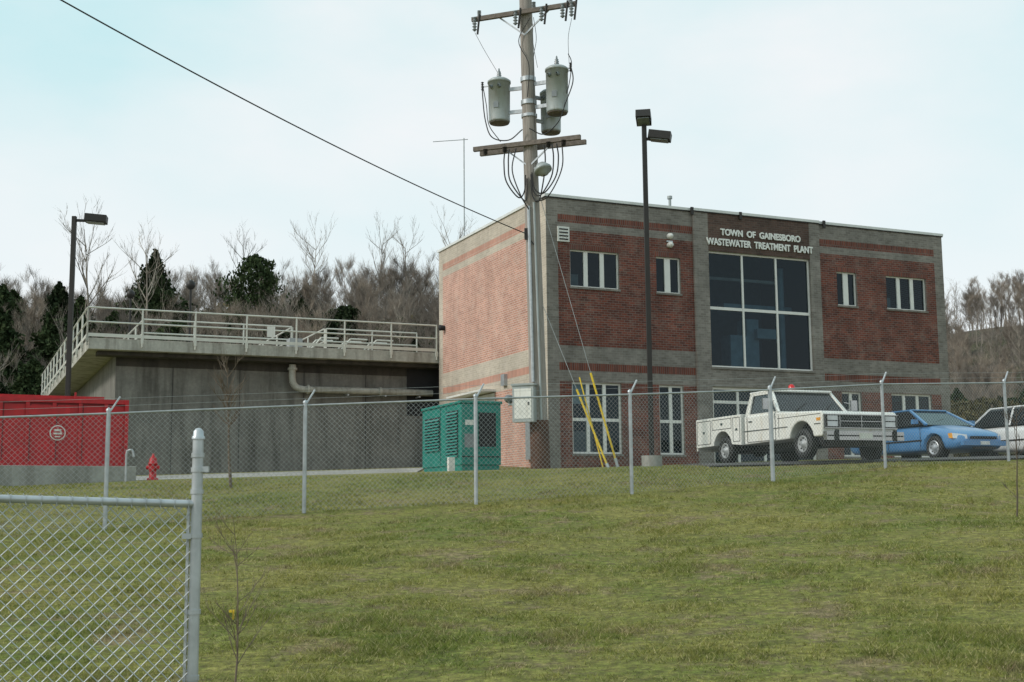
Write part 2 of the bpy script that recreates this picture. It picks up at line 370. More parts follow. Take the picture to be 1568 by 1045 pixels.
def window(a,b,c,d,nx,zm=None,y=.1,fw=.06,mw=.1,blind=None):
    win.bx(a,a+fw,y-.02,y+.05,c,d,m_frame); win.bx(b-fw,b,y-.02,y+.05,c,d,m_frame)
    win.bx(a+fw,b-fw,y-.02,y+.05,c,c+fw,m_frame); win.bx(a+fw,b-fw,y-.02,y+.05,d-fw,d,m_frame)
    for i in range(1,nx):
        x=a+(b-a)*i/nx; win.bx(x-mw/2,x+mw/2,y-.025,y+.045,c+fw,d-fw,m_frame)
    for z in (zm or []): 
        for i in range(nx):
            x0=a+(b-a)*i/nx+(mw/2 if i else fw); x1=a+(b-a)*(i+1)/nx-(mw/2 if i<nx-1 else fw)
            win.bx(x0,x1,y-.018,y+.04,z-.05,z+.05,m_frame)
    win.poly([(a,y+.02,c),(b,y+.02,c),(b,y+.02,d),(a,y+.02,d)],[(0,1,2,3)],m_glass)
    if blind:
        for i,h in blind:
            x0=a+(b-a)*i/nx; x1=a+(b-a)*(i+1)/nx; win.poly([(x0,y+.06,d-h*(d-c)),(x1,y+.06,d-h*(d-c)),(x1,y+.06,d),(x0,y+.06,d)],[(0,1,2,3)],m_frame)
    win.bx(a-.03,b+.03,(-.04 if a!=6.13 else -.12),y-.022,c-.07,c-.002,m_gry)
for k,(a,b,n) in enumerate(ups):
    window(a,b,7.17,8.4,n,mw=.15 if n==3 else .22,fw=.045)
    window(a,b,1.75,4.05,n,zm=[2.85],mw=.12,blind=[(0,.3)] if k==0 else None)
window(6.13,10.38,4.73,8.74,3,zm=[6.77],y=.04,mw=.07,fw=.06)
window(6.13,10.38,1.4,4.06,4,zm=[3.55],y=.04,mw=.09,fw=.09)
win.bx(0,.10,4.32,7.48,ZB,4.05,m_white)
for z in np.arange(1.4,4.0,.3): win.bx(-.008,-.001,4.34,7.46,z,z+.02,m_galv)
win.bx(-.55,-.003,4.2,7.6,4.09,4.16,m_white)
win.obj('windows_and_doors',bld)
it=MB()
for s_,z0,z1,w_ in((8.2,4.8,6.6,.5),(7.5,4.8,6.0,.7)):
    it.bx(s_,s_+w_,.8,1.4,z0,z1,m_duct)
it.bx(7.4,10.3,1.0,1.4,6.9,7.15,m_duct); it.bx(8.5,9.3,.6,1.0,5.9,6.25,m_duct); it.cyl((9.7,.8,4.7),(9.7,.8,8.5),.12,m_duct); it.bx(5.8,10.7,2.2,3.3,4.5,4.65,m_duct)
it.bx(6.5,9.9,.9,1.05,7.95,8.05,m_blind)
for s0 in(.95,14.0): it.bx(s0,s0+.5,.6,1.1,7.0,7.7,m_blind); it.bx(s0+.1,s0+.9,.5,.9,1.6,2.5,m_blind)
it.obj('interior_equipment',bld)
det=MB()
det.bx(.40,.82,-.06,-.002,8.62,9.12,m_white)
for i in range(4): det.bx(.45,.77,-.075,-.062,8.68+i*.11,8.72+i*.11,m_dark)
for z in(9.12,8.82): det.lathe((4.62,-.002,z),(0,-1,0),[(0,.1),(.08,.11),(.16,.08),(.19,.02),(.2,.0)],m_white,12)
det.bx(4.5,4.74,-.05,-.003,8.92,8.97,m_galv)
det.cyl((5.3,1,9.8),(5.3,1,10.75),.05,m_can); det.cyl((5.3,1,10.72),(5.3,1,10.82),.09,m_can)
det.tube([(0.6,8.6,9.8),(0.6,8.6,14.5)],.022,m_galvd); det.tube([(-.55,9.0,14.33),(.75,8.55,14.45)],.014,m_galvd)
det.lathe((-.002,9.2,7.0),(-1,0,0),[(0,.1),(.2,.12),(.25,0)],m_dark,10)
det.bx(-.12,-.002,3.2,3.5,4.2,4.6,m_galv)
det.bx(-.12,-.002,1.0,1.5,1.6,2.9,m_galv)
det.obj('wall_fittings',bld)
def text(body,s,z,size,width):
    c=bpy.data.curves.new('sign_text','FONT'); c.body=body; c.size=size; c.extrude=.02; c.offset=.010; c.align_x='LEFT'
    o=bpy.data.objects.new('sign_letters',c); COL.objects.link(o); bpy.context.view_layer.update()
    k=width/o.dimensions.x; o.scale=(k,1,1); o.rotation_euler=(R(90),0,0); o.location=(s,-.115,z); o.parent=bld; c.materials.append(m_sign)
text('TOWN  OF  GAINESBORO',6.62,9.32,.31,3.35)
text('WASTEWATER  TREATMENT  PLANT',6.05,8.95,.33,4.45)

# ------------------------------------------------------------------ concrete tank
tank=empty('concrete_treatment_tank',(BX,BY,0),BR)
T=MB(); ZD=6.1; sL=-13.07; t0=9.87
T.bx(-12.0,4,t0+1.05,36,.8,ZD-.42,m_conc)
for s_ in np.arange(-10,0,2.45): T.bx(s_,s_+.03,t0+1.04,t0+1.048,.9,ZD-.43,m_asph)
T.bx(-12.0,4,t0+1.02,t0+1.046,ZD-.85,ZD-.425,m_concd)  # dark band painting the deck's shade onto the upper wall
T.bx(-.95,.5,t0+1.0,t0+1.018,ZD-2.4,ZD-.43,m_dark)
T.obj('tank_wall',tank)
D=MB()
D.bx(sL,4,t0,t0+2.2,ZD-.4,ZD,m_deck); D.bx(sL,sL+2.1,t0+2.202,37,ZD-.4,ZD,m_deck); D.bx(-5.2,-4,t0+2.202,36,ZD-.35,ZD-.02,m_deck)
D.bx(sL+.35,4,t0+.35,t0+.98,ZD-.55,ZD-.402,m_concd)  # added dark block, soffit shade put into its colour
D.obj('deck',tank,bevel=.02)
Rl=MB()
def railing(a,b,z,sp=1.9,posts=True):
    a=Vector(a);b=Vector(b);L=(b-a).length;n=max(1,round(L/sp))
    for h in(1.07,.56): Rl.tube([(a.x,a.y,z+h),(b.x,b.y,z+h)],.030,m_rail,8)
    Rl.beam((a.x,a.y,z+.1),(b.x,b.y,z+.1),.012,.12,m_rail)
    for i in range(n+1):
        p=a.lerp(b,i/n); Rl.cyl((p.x,p.y,z-.28),(p.x,p.y,z+1.07),.033,m_rail,n=8); Rl.box((p.x,p.y,z-.05),(.09,.07,.2),m_rail)
e=-.05
railing((sL+e,t0+e),(-.1,t0+e),ZD)
railing((sL+e,t0+e),(sL+e,37),ZD,1.9)
railing((sL+2.15,t0+2.25),(-5.3,t0+2.25),ZD); railing((-3.9,t0+2.25),(-.1,t0+2.25),ZD)
railing((sL+2.15,t0+2.25),(sL+2.15,36),ZD,2.2)
railing((-5.25,t0+2.3),(-5.25,30),ZD,2.5); railing((-3.95,t0+2.3),(-3.95,30),ZD,2.5)
for s_ in(-4.9,-3.7,-2.6):
    Rl.tube([(s_,t0+2.6,ZD-.3),(s_+.9,t0+2.6,ZD+.75),(s_+1.6,t0+2.6,ZD+.75)],.035,m_rail,8)
    Rl.tube([(s_,t0+3.4,ZD-.3),(s_+.9,t0+3.4,ZD+.75),(s_+1.6,t0+3.4,ZD+.75)],.035,m_rail,8)
Rl.bx(-6.8,-6.5,t0-.11,t0-.095,ZD+.3,ZD+.70,m_white)
Rl.bx(-5.6,-5.1,t0+1.3,t0+1.8,ZD+.02,ZD+.5,m_galvd)
Rl.obj('railings',tank)
Pp=MB(); yP=t0+.72
Pp.tube(curvepts([(-5.62,yP,ZD-.6),(-5.62,yP,ZD-1.15),(-5.5,yP,ZD-1.42),(-5.2,yP,ZD-1.52),(-4.6,yP,ZD-1.52),(0,yP,ZD-1.52)],6),.13,m_deck,12)
Pp.cyl((-5.62,yP,ZD-.8),(-5.62,yP,ZD-.72),.18,m_deck); Pp.cyl((-5.05,yP,ZD-1.52),(-4.97,yP,ZD-1.52),.18,m_deck)
for s_ in (-3.5,-2,-.6): Pp.bx(s_,s_+.06,yP-.15,t0+1.04,ZD-1.72,ZD-1.66,m_galv)
Pp.cyl((-2.2,yP,ZD-1.52),(-2.1,yP,ZD-1.52),.18,m_deck)
Pp.obj('outlet_pipe',tank)
Ml=MB()
for s_,t_,h_ in((-7.9,20.0,4.2),(-9.6,27.0,4.8)):
    Ml.cyl((s_,t_,ZD-.3),(s_,t_,ZD+h_-.4),.05,m_bronze); Ml.lathe((s_,t_,ZD+h_-.5),(0,0,1),[(0,.10),(.1,.19),(.28,.19),(.4,.08),(.42,0)],m_bronze,12)
Ml.obj('deck_lights',tank)

# ------------------------------------------------------------------ utility pole
U=MB()
def px(z): return .72-.0205*(z-.85)
PY=33.0; pb=G(.72,PY)-.3
U.cyl((px(pb),PY,pb),(px(15),PY,15),.235,m_wood,r1=.165,n=24)
U.cyl((px(pb),PY,pb),(px(2.3),PY,2.3),.262,m_rust,r1=.25,n=24)
ad=Vector((2.9,-1.1,0)).normalized(); pd=Vector((ad.y,-ad.x,0))
AZ=math.atan2(ad.y,ad.x)
def on(z,a,c=0,dz=0): return Vector((px(z),PY,z))+ad*a+pd*c+Vector((0,0,dz))
for z,l,r in((9.72,-1.55,1.5),(13.4,-1.5,1.5),):
    U.beam(on(z,l,.24),on(z,r,.24),.1,.12,m_armw); U.beam(on(z,-.75,.17),on(z-.62,0,.16),.03,.04,m_galv); U.beam(on(z,.75,.17),on(z-.62,0,.16),.03,.04,m_galv)
U.beam(on(9.72,-1.55,-.24),on(9.72,1.5,-.24),.1,.12,m_armw)
cans=[(-.85,.05,10.45,1.2,.30),(.82,.05,10.52,1.25,.30),(.42,-.55,10.2,1.15,.28)]
for a,c,z,h,r in cans:
    p=on(z,a,c)
    U.lathe(p,(0,0,1),[(0,0),(0,r*.93),(.03,r*.97),(.06,r*.97),(h-.1,r),(h-.1,r*1.07),(h-.04,r*1.07),(h+.02,r*.8),(h+.07,r*.3),(h+.08,0)],m_can,28)
    U.lathe(p,(0,0,1),[(-.002,0),(-.002,r*.9),(-.03,r*.88),(-.03,0)],m_armw,20)
    U.lathe(p+Vector((0,0,h+.05)),(0,0,1),[(0,.075),(.04,.075),(.05,.045),(.08,.07),(.1,.045),(.13,.065),(.15,.04),(.18,.055),(.2,.03),(.27,.02),(.3,0)],m_porc,12)
    for k in(-.12,.12): U.lathe(p+ad*k+pd*(r*.9)+Vector((0,0,h*.78)),(pd),[(0,.05),(.06,.05),(.12,.02)],m_porc,8)
    U.box(p+pd*(r+.005)+ad*.02+Vector((0,0,h*.35)),(.14,.01,.16),m_porc,rz=AZ)
    for zz in(z+.25,z+.9):
        U.beam(on(zz,0,0)*1.0, Vector((p.x,p.y,zz)),.05,.1,m_galv)
U.cyl(on(11.5,0),on(11.62,0),.215,m_galv); U.cyl(on(10.85,0),on(10.97,0),.22,m_galv); U.cyl(on(10.5,0),on(10.58,0),.22,m_galv)
def insul(p,L=.28,r=.05,axis=(0,0,1),mat=m_porc):
    pr=[(0,.03)]
    for i in range(5): pr+= [(L*(i+.2)/5,r*.5),(L*(i+.5)/5,r),(L*(i+.8)/5,r*.5)]
    U.lathe(p,axis,pr+[(L,0)],mat,10)
for a in(-1.4,-.2,.55,1.15,1.4):
    p=on(13.4,a,.3); insul(p+Vector((0,0,-.36)),.42,.07); U.tube([p+Vector((.08,0,-.45)),p+Vector((.14,-.05,.1))],.03,m_bronze)
for a in(-1.3,1.35,.3): insul(on(13.4,a,.2,.06),.2,.06)
for a in(-1.18,-.62,.62,1.05): insul(on(9.72,a,.3,-.2),.16,.07,mat=m_bronze)
for a,z in((-1.3,11.5),(1.25,11.7)):
    insul(on(z,a,.1,-.1),.25,.045,mat=m_bronze)
    U.beam(on(z,a,.1),on(z,a*.8,.1),.03,.03,m_galv)
def cab(L,r=.016,mat=m_blk): U.tube(curvepts(L,7),r,mat,6)
cab([on(11.6,-1.3,.1),on(11.2,-1.28,.15),on(10.5,-1.2,.2),on(10.0,-1.0,.25),on(9.85,-.5,.3),on(10.1,-.1,.3)])
cab([on(11.8,1.25,.1),on(11.3,1.32,.15),on(10.7,1.1,.2),on(10.2,.9,.25),on(9.9,.5,.3),on(10.1,.1,.3)])
cab([on(11.6,-1.3,.1),on(10.9,-1.12,.3),on(10.3,-1.02,.4),on(9.8,-.7,.4)],.012)
cab([on(12.1,1.2,.1),on(11.8,1.28,.1),on(11.1,1.15,.1),on(10.5,.85,.1)],.012)
for (a,b_,zb) in((-.62,-.28,8.25),(-.5,-.12,8.15),(.5,.3,8.1),(.72,.35,8.25),(.85,.45,8.3)):
    cab([on(9.6,a,.3),on(9.2,a*1.05,.32),on(8.7,a*.95,.34),on(zb,b_,.3),on(zb+.15,b_*.4,.27),on(zb+.6,b_*.25,.26)],.019)
cab([on(9.6,-.3,.3),on(9.0,-.42,.32),on(8.3,-.2,.34),on(7.9,0,.27)],.017)
cab([on(9.6,1.0,.3),on(9.0,1.0,.32),on(8.5,.8,.34),on(8.15,.5,.3),on(8.1,.2,.3)],.017)
for a,c in((-1.4,-.85),(1.4,1.2),(.3,.3)): cab([on(13.0,a,.3),on(12.5,(a+c)/2-.05,.2),on(11.85,c,.05)],.006,m_bronze)
cab([on(13.2,.2,.25),on(12.6,-.15,.24),on(11.9,.12,.24),on(11,.05,.24)],.012)
cab([on(13.2,.3,.25),on(12.6,.35,.22),on(11.9,.25,.24),on(10,.22,.24)],.008)
p=on(9.0,.42,.3); U.lathe(p,(.3,-.3,-1),[(-.14,.03),(-.1,.12),(.05,.24),(.12,.24),(.12,.18),(.22,.12),(.25,0)],m_can,18); U.beam(on(9.05,.1,.1),p,.04,.04,m_galv)
U.tube([on(8.0,-.02,.23),on(3.3,-.04,.26)],.045,m_galv,10); U.tube([on(8.1,.12,.2),on(2.3,.15,.235)],.03,m_can,8)
U.box(on(7.25,-.1,.23),(.12,.1,.3),m_bronze)
bp=on(2.72,-.26,.36); U.box(bp,(.58,.25,.95),m_can,rz=AZ); U.box(bp+Vector((0,0,.50)),(.64,.32,.05),m_can,rz=AZ); U.box(bp+pd*.13,(.47,.012,.78),m_white,rz=AZ)
U.box(bp+pd*.14+ad*.16,(.03,.03,.08),m_bronze,rz=AZ)
U.lathe(bp-ad*.45+Vector((0,0,.15)),pd,[(-.15,.11),(.0,.11),(.01,.09),(.1,.085),(.12,0)],m_porc,14); U.tube([bp-ad*.45,bp-ad*.2],.03,m_galv)
U.obj('utility_pole')
gw=MB()
for top,anc,l in((9.2,(2.72,32.6),.31),(5.9,(2.46,32.3),.43)):
    z0=G(*anc); A=Vector((anc[0],anc[1],z0-.1)); B=Vector((px(top),PY,top)); gw.tube([A,B],.007,m_galvd)
    gw.cyl(A,A.lerp(B,l),.028,m_yel,n=8); gw.cyl(A,A.lerp(B,.04),.04,m_galv,n=8)
gw.tube([(2.3,32.4,G(2.3,32.4)),(1.75,32.7,3.4)],.018,m_yel,8)
gw.obj('guy_wire')
sl=MB(); A=Vector((px(7.3)-.15,32.9,7.26)); B=Vector((-9.2,16.6,8.82))
pts=[]
for i in range(41):
    t=i/40; q=A.lerp(B,t); q.z-=.28*4*t*(1-t); pts.append(q)
sl.tube(pts,.014,m_blk); sl.tube([A,Vector((px(7),PY-.24,6.95))],.014,m_blk)
sl.obj('overhead_service_cable')

# ------------------------------------------------------------------ street lamps
def lamp(x,y,top,heads,base=False):
    L=MB(); z=G(x,y)-.1
    L.beam((x,y,z),(x,y,top),.125,.125,m_bronze)
    L.bx(x-.16,x+.16,y-.16,y+.16,z,z+.16,m_bronze)
    if base: L.cyl((x,y,z-.2),(x,y,z+.38),.27,m_pave,n=20)
    for (ang,dz,tilt,w,arm) in heads:
        d=Vector((math.cos(ang),math.sin(ang),0)); L.beam((x,y,top-.12+dz),Vector((x,y,top-.12+dz))+d*(arm+.1),.06,.08,m_bronze)
        c=Vector((x,y,top-.06+dz))+d*(arm+w/2); Mx=Matrix.Rotation(ang,3,'Z')@Matrix.Rotation(tilt,3,'Y')
        L.box(c,(w,.40,.22),m_bronze,Mx=Mx); L.box(c+Mx@Vector((0,0,-.125)),(w*.8,.32,.03),m_porc,Mx=Mx)
    return L.obj('street_lamp',bevel=.012)
lamp(-12.75,36,8.6,[(R(10),0,R(4),.62,.3)])
lamp(3.62,33,10.32,[(R(-12),-.33,R(10),.60,.12),(R(-100),.17,R(-16),.5,-.12)],True)

# ------------------------------------------------------------------ fences
def chain(mb,P0,P1,g0,g1,h0,h1,sp,r,mat):
    P0=Vector(P0);P1=Vector(P1); d=P1-P0; L=d.length; nrm=Vector((-d.y,d.x)).normalized()
    H=h1-h0; n=int((L+H)/sp)+1
    vs=[];fs=[]
    def pt(s,h,o): 
        g=g0+(g1-g0)*s/L; q=P0+d*(s/L)+nrm*o; return (q.x,q.y,g+h0+h)
    for sgn in(1,-1):
        for k in range(n):
            c=k*sp-H
            a0=max(0,c); a1=min(L,c+H)
            if a1-a0<.02: continue
            ha,hb=(a0-c),(a1-c)
            if sgn<0: ha,hb=H-ha,H-hb
            o=.5*r*sgn; b=len(vs); e=r*.75
            for (s,h) in((a0,ha),(a1,hb)):
                vs+= [pt(s-e*sgn,h+e,o-r*.4),pt(s+e*sgn,h-e,o-r*.4),pt(s,h,o+r)]
            fs+=[(b,b+1,b+4,b+3),(b+1,b+2,b+5,b+4),(b+2,b,b+3,b+5)]
    mb.poly(vs,fs,mat)
F=MB()
posts=[(-12.4,16.6),(-9.3,18.1),(-6.26,19.5),(-3.46,21),(-.63,21.4),(2.11,22.6),(5.04,24.6),(7.85,26.7),(11.2,28.6),(14.3,30),(17.4,31.4)]
FH=1.78
for i,(x,y) in enumerate(posts):
    g=G(x,y); F.cyl((x,y,g-.1),(x,y,g+FH+.04),.034 if i!=6 else .042,m_galv,n=12); F.lathe((x,y,g+FH+.04),(0,0,1),[(0,.042),(.03,.04),(.06,0)],m_galv,10)
    F.beam((x,y,g+FH),(x+.14,y+.10,g+FH+.27),.03,.02,m_galv)
for (a,b) in zip(posts[:-1],posts[1:]):
    ga,gb=G(*a),G(*b)
    F.tube([(a[0],a[1],ga+FH),(b[0],b[1],gb+FH)],.017,m_galvd,8)
    chain(F,a,b,ga,gb,.03,FH,.085,.0021,m_galvd)
    for k in(.45,.9): F.tube([(a[0]+.14*k,a[1]+.1*k,ga+FH+.27*k),(b[0]+.14*k,b[1]+.1*k,gb+FH+.27*k)],.003,m_galvd,4)
F.obj('chain_link_fence')
Fn=MB()
a=(-1.745,7.0); b=(-4.6,5.55)
Fn.cyl((a[0],a[1],-1.35),(a[0],a[1],.42),.030,m_galv,n=20); Fn.lathe((a[0],a[1],.40),(0,0,1),[(0,.036),(.015,.036),(.02,.03),(.045,.028),(.06,.015),(.065,0)],m_galv,18)
for z in(.10,-.14,-.55,-.9,.30,.22): Fn.cyl((a[0],a[1],z),(a[0],a[1],z+.025),.036,m_galv,n=20)
Fn.box((a[0]+.04,a[1]-.01,.235),(.05,.02,.03),m_galv); Fn.box((a[0]-.045,a[1]-.02,-.13),(.05,.02,.03),m_galv)
Fn.tube([(a[0],a[1],.045),(b[0],b[1],.15)],.021,m_galv,14)
chain(Fn,a,b,0,.10,-1.12,.055,.072,.0026,m_wire)
Fn.bx(a[0]-.05,a[0]-.035,a[1]-.012,a[1]+.004,-1.1,.03,m_galv)
dv=Vector((b[0]-a[0],b[1]-a[1],.105))
for i in range(42):
    q=Vector((a[0],a[1],.045))+dv*((i+.6)/42); Fn.lathe(q-dv.normalized()*.004,dv,[(0,.0245),(.008,.0245)],m_galvd,10)
    Fn.tube([q+Vector((-.01,-.01,.03)),q+Vector((.01,-.02,-.03))],.003,m_galvd,4)
Fn.obj('foreground_chain_link_fence')

# ------------------------------------------------------------------ generator
gx,gy=-1.49,36.5; ge=empty('generator',(gx,gy,G(gx,gy)+.02),BR)
g=MB(); gw_,gl=1.25,3.3
g.bx(.03,gw_-.03,.05,gl-.05,-.1,.2,m_teal); g.bx(0,gw_,0,gl,.2,1.98,m_teal); g.bx(-.04,gw_+.04,-.04,gl+.04,1.983,2.06,m_teal)
g.obj('housing',ge,bevel=.015)
g=MB()
for y0,y1,z0,z1 in((.25,1.15,.45,1.8),(1.75,3.05,.7,1.7)):
    g.bx(-.012,-.002,y0,y1,z0,z1,m_dark)
    k=int((z1-z0)/.09)
    for i in range(k): g.poly([(-.014,y0,z0+.03+i*.09),(-.06,y0,z0-.01+i*.09),(-.06,y1,z0-.01+i*.09),(-.014,y1,z0+.03+i*.09),(-.014,y0,z0+.05+i*.09),(-.014,y1,z0+.05+i*.09)],[(0,1,2,3),(4,1,2,5)],m_teal)
for y in(1.2,1.68): g.bx(-.008,-.001,y,y+.015,.25,1.95,m_dark)
g.bx(.52,1.08,-.02,-.003,.72,1.72,m_dark)
for x0,x1,z0,z1 in((.47,.52,.67,1.77),(1.08,1.13,.67,1.77),(.52,1.08,.67,.72),(.52,1.08,1.72,1.77)): g.bx(x0,x1,-.04,-.003,z0,z1,m_teal)
g.bx(.1,.4,-.008,-.002,.7,1.1,m_porc); g.bx(.12,.38,-.012,-.009,1.35,1.5,m_white)
g.bx(.02,gw_-.02,-.015,-.003,.42,.45,m_dark)
g.bx(-.5,-.32,-.3,-.15,-.1,.4,m_white)
g.obj('louvres_and_panels',ge)

# ------------------------------------------------------------------ dumpster
dr=R(27); dz=G(-10.5,31.3)+.36
d=MB(); L=6.2; H=1.72
d.bx(-L,0,0,2.2,.10,H-.04,m_redp); d.bx(-L-.03,.06,-.06,2.26,H-.11,H,m_redp); d.bx(-L,.02,-.04,2.2,.04,.16,m_redp)
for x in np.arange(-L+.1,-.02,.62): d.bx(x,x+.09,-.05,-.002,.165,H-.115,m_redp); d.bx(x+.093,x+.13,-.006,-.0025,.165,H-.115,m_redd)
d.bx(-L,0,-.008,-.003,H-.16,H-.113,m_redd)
d.bx(-.02,.07,-.09,.02,.05,H,m_redp); d.bx(-2.35,-1.35,-.055,-.003,1.3,1.52,m_redp)
d.bx(-L,-.5,.15,2.05,H,H+.08,m_redp)
d.bx(-1.25,-1.2,-.03,0,H,H+.16,m_redp)
d.lathe((-1.62,-.055,.86),(0,-1,0),[(0,.19),(.006,.19),(.006,.0)],m_white,24); d.lathe((-1.62,-.063,.86),(0,-1,0),[(0,.165),(.003,.165),(.003,0)],m_redp,24)
d.bx(-1.70,-1.54,-.075,-.068,.90,.95,m_white); d.bx(-1.72,-1.52,-.075,-.068,.82,.86,m_white); d.bx(-1.68,-1.56,-.075,-.068,.75,.78,m_white); d.bx(-1.56,-1.53,-.075,-.068,.865,.895,m_white)
d.bx(-3.6,-3.12,-.06,-.051,.78,1.02,m_white)
for x in(-.6,-4.8): d.cyl((x,-.03,.06),(x,.12,.06),.1,m_bronze)
d.obj('roll_off_dumpster',loc=(-9.85,32,dz),rz=dr,bevel=.012)
k=MB(); k.bx(-9,.15,-.9,-.55,-.8,.02,m_pave); k.bx(-9,.1,-.547,2.6,-.8,-.01,m_pave)
k.obj('concrete_kerb',loc=(-9.85,32,dz),rz=dr,bevel=.01)

# ------------------------------------------------------------------ hydrant
h=MB(); hx,hy=-9.05,31.8; hz=G(hx,hy)+.03
h.lathe((hx,hy,hz-.05),(0,0,1),[(0,.14),(.06,.14),(.07,.09),(.38,.085),(.40,.12),(.44,.12),(.46,.10),(.54,.09),(.60,.05),(.62,.03),(.68,.03),(.68,0)],m_redp,16)
for dx in(-1,1): h.cyl((hx,hy,hz+.28),(hx+.16*dx,hy,hz+.28),.055,m_redp)
h.cyl((hx,hy,hz+.26),(hx,hy-.17,hz+.26),.07,m_redp); h.obj('fire_hydrant')
h=MB(); hx,hy=-9.45,30.9;hz=G(hx,hy)+.1
h.tube(curvepts([(hx,hy,hz-.2),(hx,hy,hz+.55),(hx+.05,hy,hz+.65),(hx+.14,hy,hz+.65),(hx+.18,hy,hz+.5)],5),.028,m_galv,8); h.obj('vent_pipe')

# ------------------------------------------------------------------ vehicles
def wheel(mb,x,y,side,r=.36,w=.22,rim=.2,rimmat=m_chrome):
    s=side
    mb.lathe((x,y,r),(0,s,0),[(-w/2,0),(-w/2,r*.8),(-w/2+.03,r*.97),(-w/2+.06,r),(w/2-.06,r),(w/2-.03,r*.97),(w/2,r*.85),(w/2,rim+.02),(w/2-.02,rim)],m_blk,28)
    mb.lathe((x,y,r),(0,s,0),[(w/2-.02,rim),(w/2-.005,rim-.02),(w/2-.05,rim-.05),(w/2-.05,.1),(w/2-.0,.07),(w/2+.01,0)],rimmat,24)
    for i in range(8):
        t=i*math.pi/4; mb.box((x+math.cos(t)*rim*.7,y+s*(w/2-.045),r+math.sin(t)*rim*.7),(.035,.02,.035),m_dark)
def arch(cx,cz,r,z0,n=10):
    a0=math.asin((z0-cz)/r); out=[]
    for i in range(n+1):
        t=math.pi-a0-(math.pi-2*a0)*i/n; out.append((cx+math.cos(t)*r,cz+math.sin(t)*r))
    return out
def frustum(mb,x0,x1,wb,zb,X0,X1,wr,zr,mat):
    vs=[(x0,-wb,zb),(x1,-wb,zb),(x1,wb,zb),(x0,wb,zb),(X0,-wr,zr),(X1,-wr,zr),(X1,wr,zr),(X0,wr,zr)]
    mb.poly(vs,[(0,1,5,4),(1,2,6,5),(2,3,7,6),(3,0,4,7),(4,5,6,7)],mat); return [Vector(v) for v in vs]
HR=math.atan2(-.927,.375)
tr=empty('utility_pickup_truck',(7.0,31.75,G(7.0,31.2)+.02),HR+R(-1)); tr.scale=(1.03,1.06,1.0)
b=MB()
pr=[(-.5,.46)]+arch(1.93,.40,.49,.5)+[(2.74,.50),(2.77,.75),(2.77,1.0),(2.70,1.08),(.98,1.17),(-.5,1.17)]
b.prof(pr,-.98,.98,m_truck)
v=frustum(b,-.46,.96,.93,1.173,-.40,.50,.80,1.71,m_cglass)
b.obj('body',tr,bevel=.035)
b=MB()
b.bx(-.46,.56,-.83,.83,1.715,1.78,m_truck)
b.obj('roof',tr,bevel=.03)
b=MB()
for i in range(4): 
    q0=v[i]; q1=v[i+4]; b.beam(q0,q1,.07,.07,m_truck)
for s in(-1,1):
    b.beam((-.38,s*.925,1.17),(-.35,s*.81,1.72),.16,.03,m_truck)
    b.beam((.55,s*.925,1.19),(.42,s*.82,1.69),.035,.03,m_truck)
    b.beam((-.46,s*.935,1.185),(.96,s*.935,1.185),.03,.05,m_truck)
    b.beam((-.38,s*.815,1.70),(.5,s*.815,1.70),.03,.05,m_truck)
    for x in(-.36,.88): b.bx(x,x+.016,s*.983-.002,s*.983+.002,.52,1.16,m_dark)
    b.bx(-.36,.89,s*.983-.002,s*.983+.002,.51,.522,m_dark)
    b.bx(-.28,-.12,s*.99-.008,s*.99+.008,1.01,1.04,m_chrome)
    b.bx(-.5,1.4,s*.986-.004,s*.986+.004,.78,.805,m_chrome); b.bx(2.46,2.7,s*.986-.004,s*.986+.004,.78,.805,m_chrome)
    b.beam((.82,s*.96,1.22),(.86,s*1.16,1.35),.02,.02,m_chrome); b.beam((.82,s*.96,1.47),(.86,s*1.16,1.42),.02,.02,m_chrome)
    b.box((.86,s*1.2,1.39),(.05,.17,.26),m_chrome)
    b.bx(2.55,2.70,s*.984-.004,s*.984+.004,.86,.93,m_amber)
b.beam((.96,-.93,1.185),(.96,.93,1.185),.04,.03,m_truck)
b.bx(2.775,2.80,-.95,.95,.68,1.0,m_grille); b.bx(2.802,2.806,-.55,.55,.71,.97,m_dark)
b.bx(2.802,2.815,-.95,.95,.985,1.002,m_chrome); b.bx(2.802,2.815,-.95,.95,.678,.695,m_chrome)
for z in(.77,.91): b.bx(2.807,2.815,-.55,.55,z-.005,z+.005,m_grille)
b.bx(2.816,2.822,-.56,.56,.835,.85,m_chrome)
for y in(-.56,0,.55): b.bx(2.807,2.818,y-.008,y+.008,.71,.97,m_chrome)
for s in(-1,1):
    b.bx(2.802,2.812,s*.75-.16,s*.75+.16,.70,.98,m_bronze)
    b.bx(2.814,2.825,s*.75-.13,s*.75+.13,.86,.965,m_lens); b.bx(2.814,2.822,s*.75-.13,s*.75+.13,.72,.835,m_lens)
b.bx(2.82,2.95,-1.0,1.0,.40,.60,m_chrome); b.bx(2.78,2.82,-.7,.7,.43,.56,m_bronze); b.bx(2.952,2.96,-.17,.17,.43,.57,m_white)
b.bx(2.952,2.956,-.98,-.18,.485,.515,m_blk); b.bx(2.952,2.956,.18,.98,.485,.515,m_blk)
b.bx(2.3,2.7,-.7,.7,.28,.5,m_bronze)
for y in(-.75,.75): b.bx(2.957,2.975,y-.05,y+.05,.38,.64,m_blk)
b.cyl((.1,0,1.78),(.1,0,1.82),.09,m_bronze); b.lathe((.1,0,1.82),(0,0,1),[(0,.085),(.1,.075),(.14,.04),(.15,0)],m_redlens,14)
b.bx(-.44,-.38,-.7,.7,1.3,1.65,m_dark)
b.beam((.97,-.5,1.21),(.72,.0,1.45),.012,.02,m_blk); b.beam((.97,.3,1.21),(.72,.7,1.45),.012,.02,m_blk)
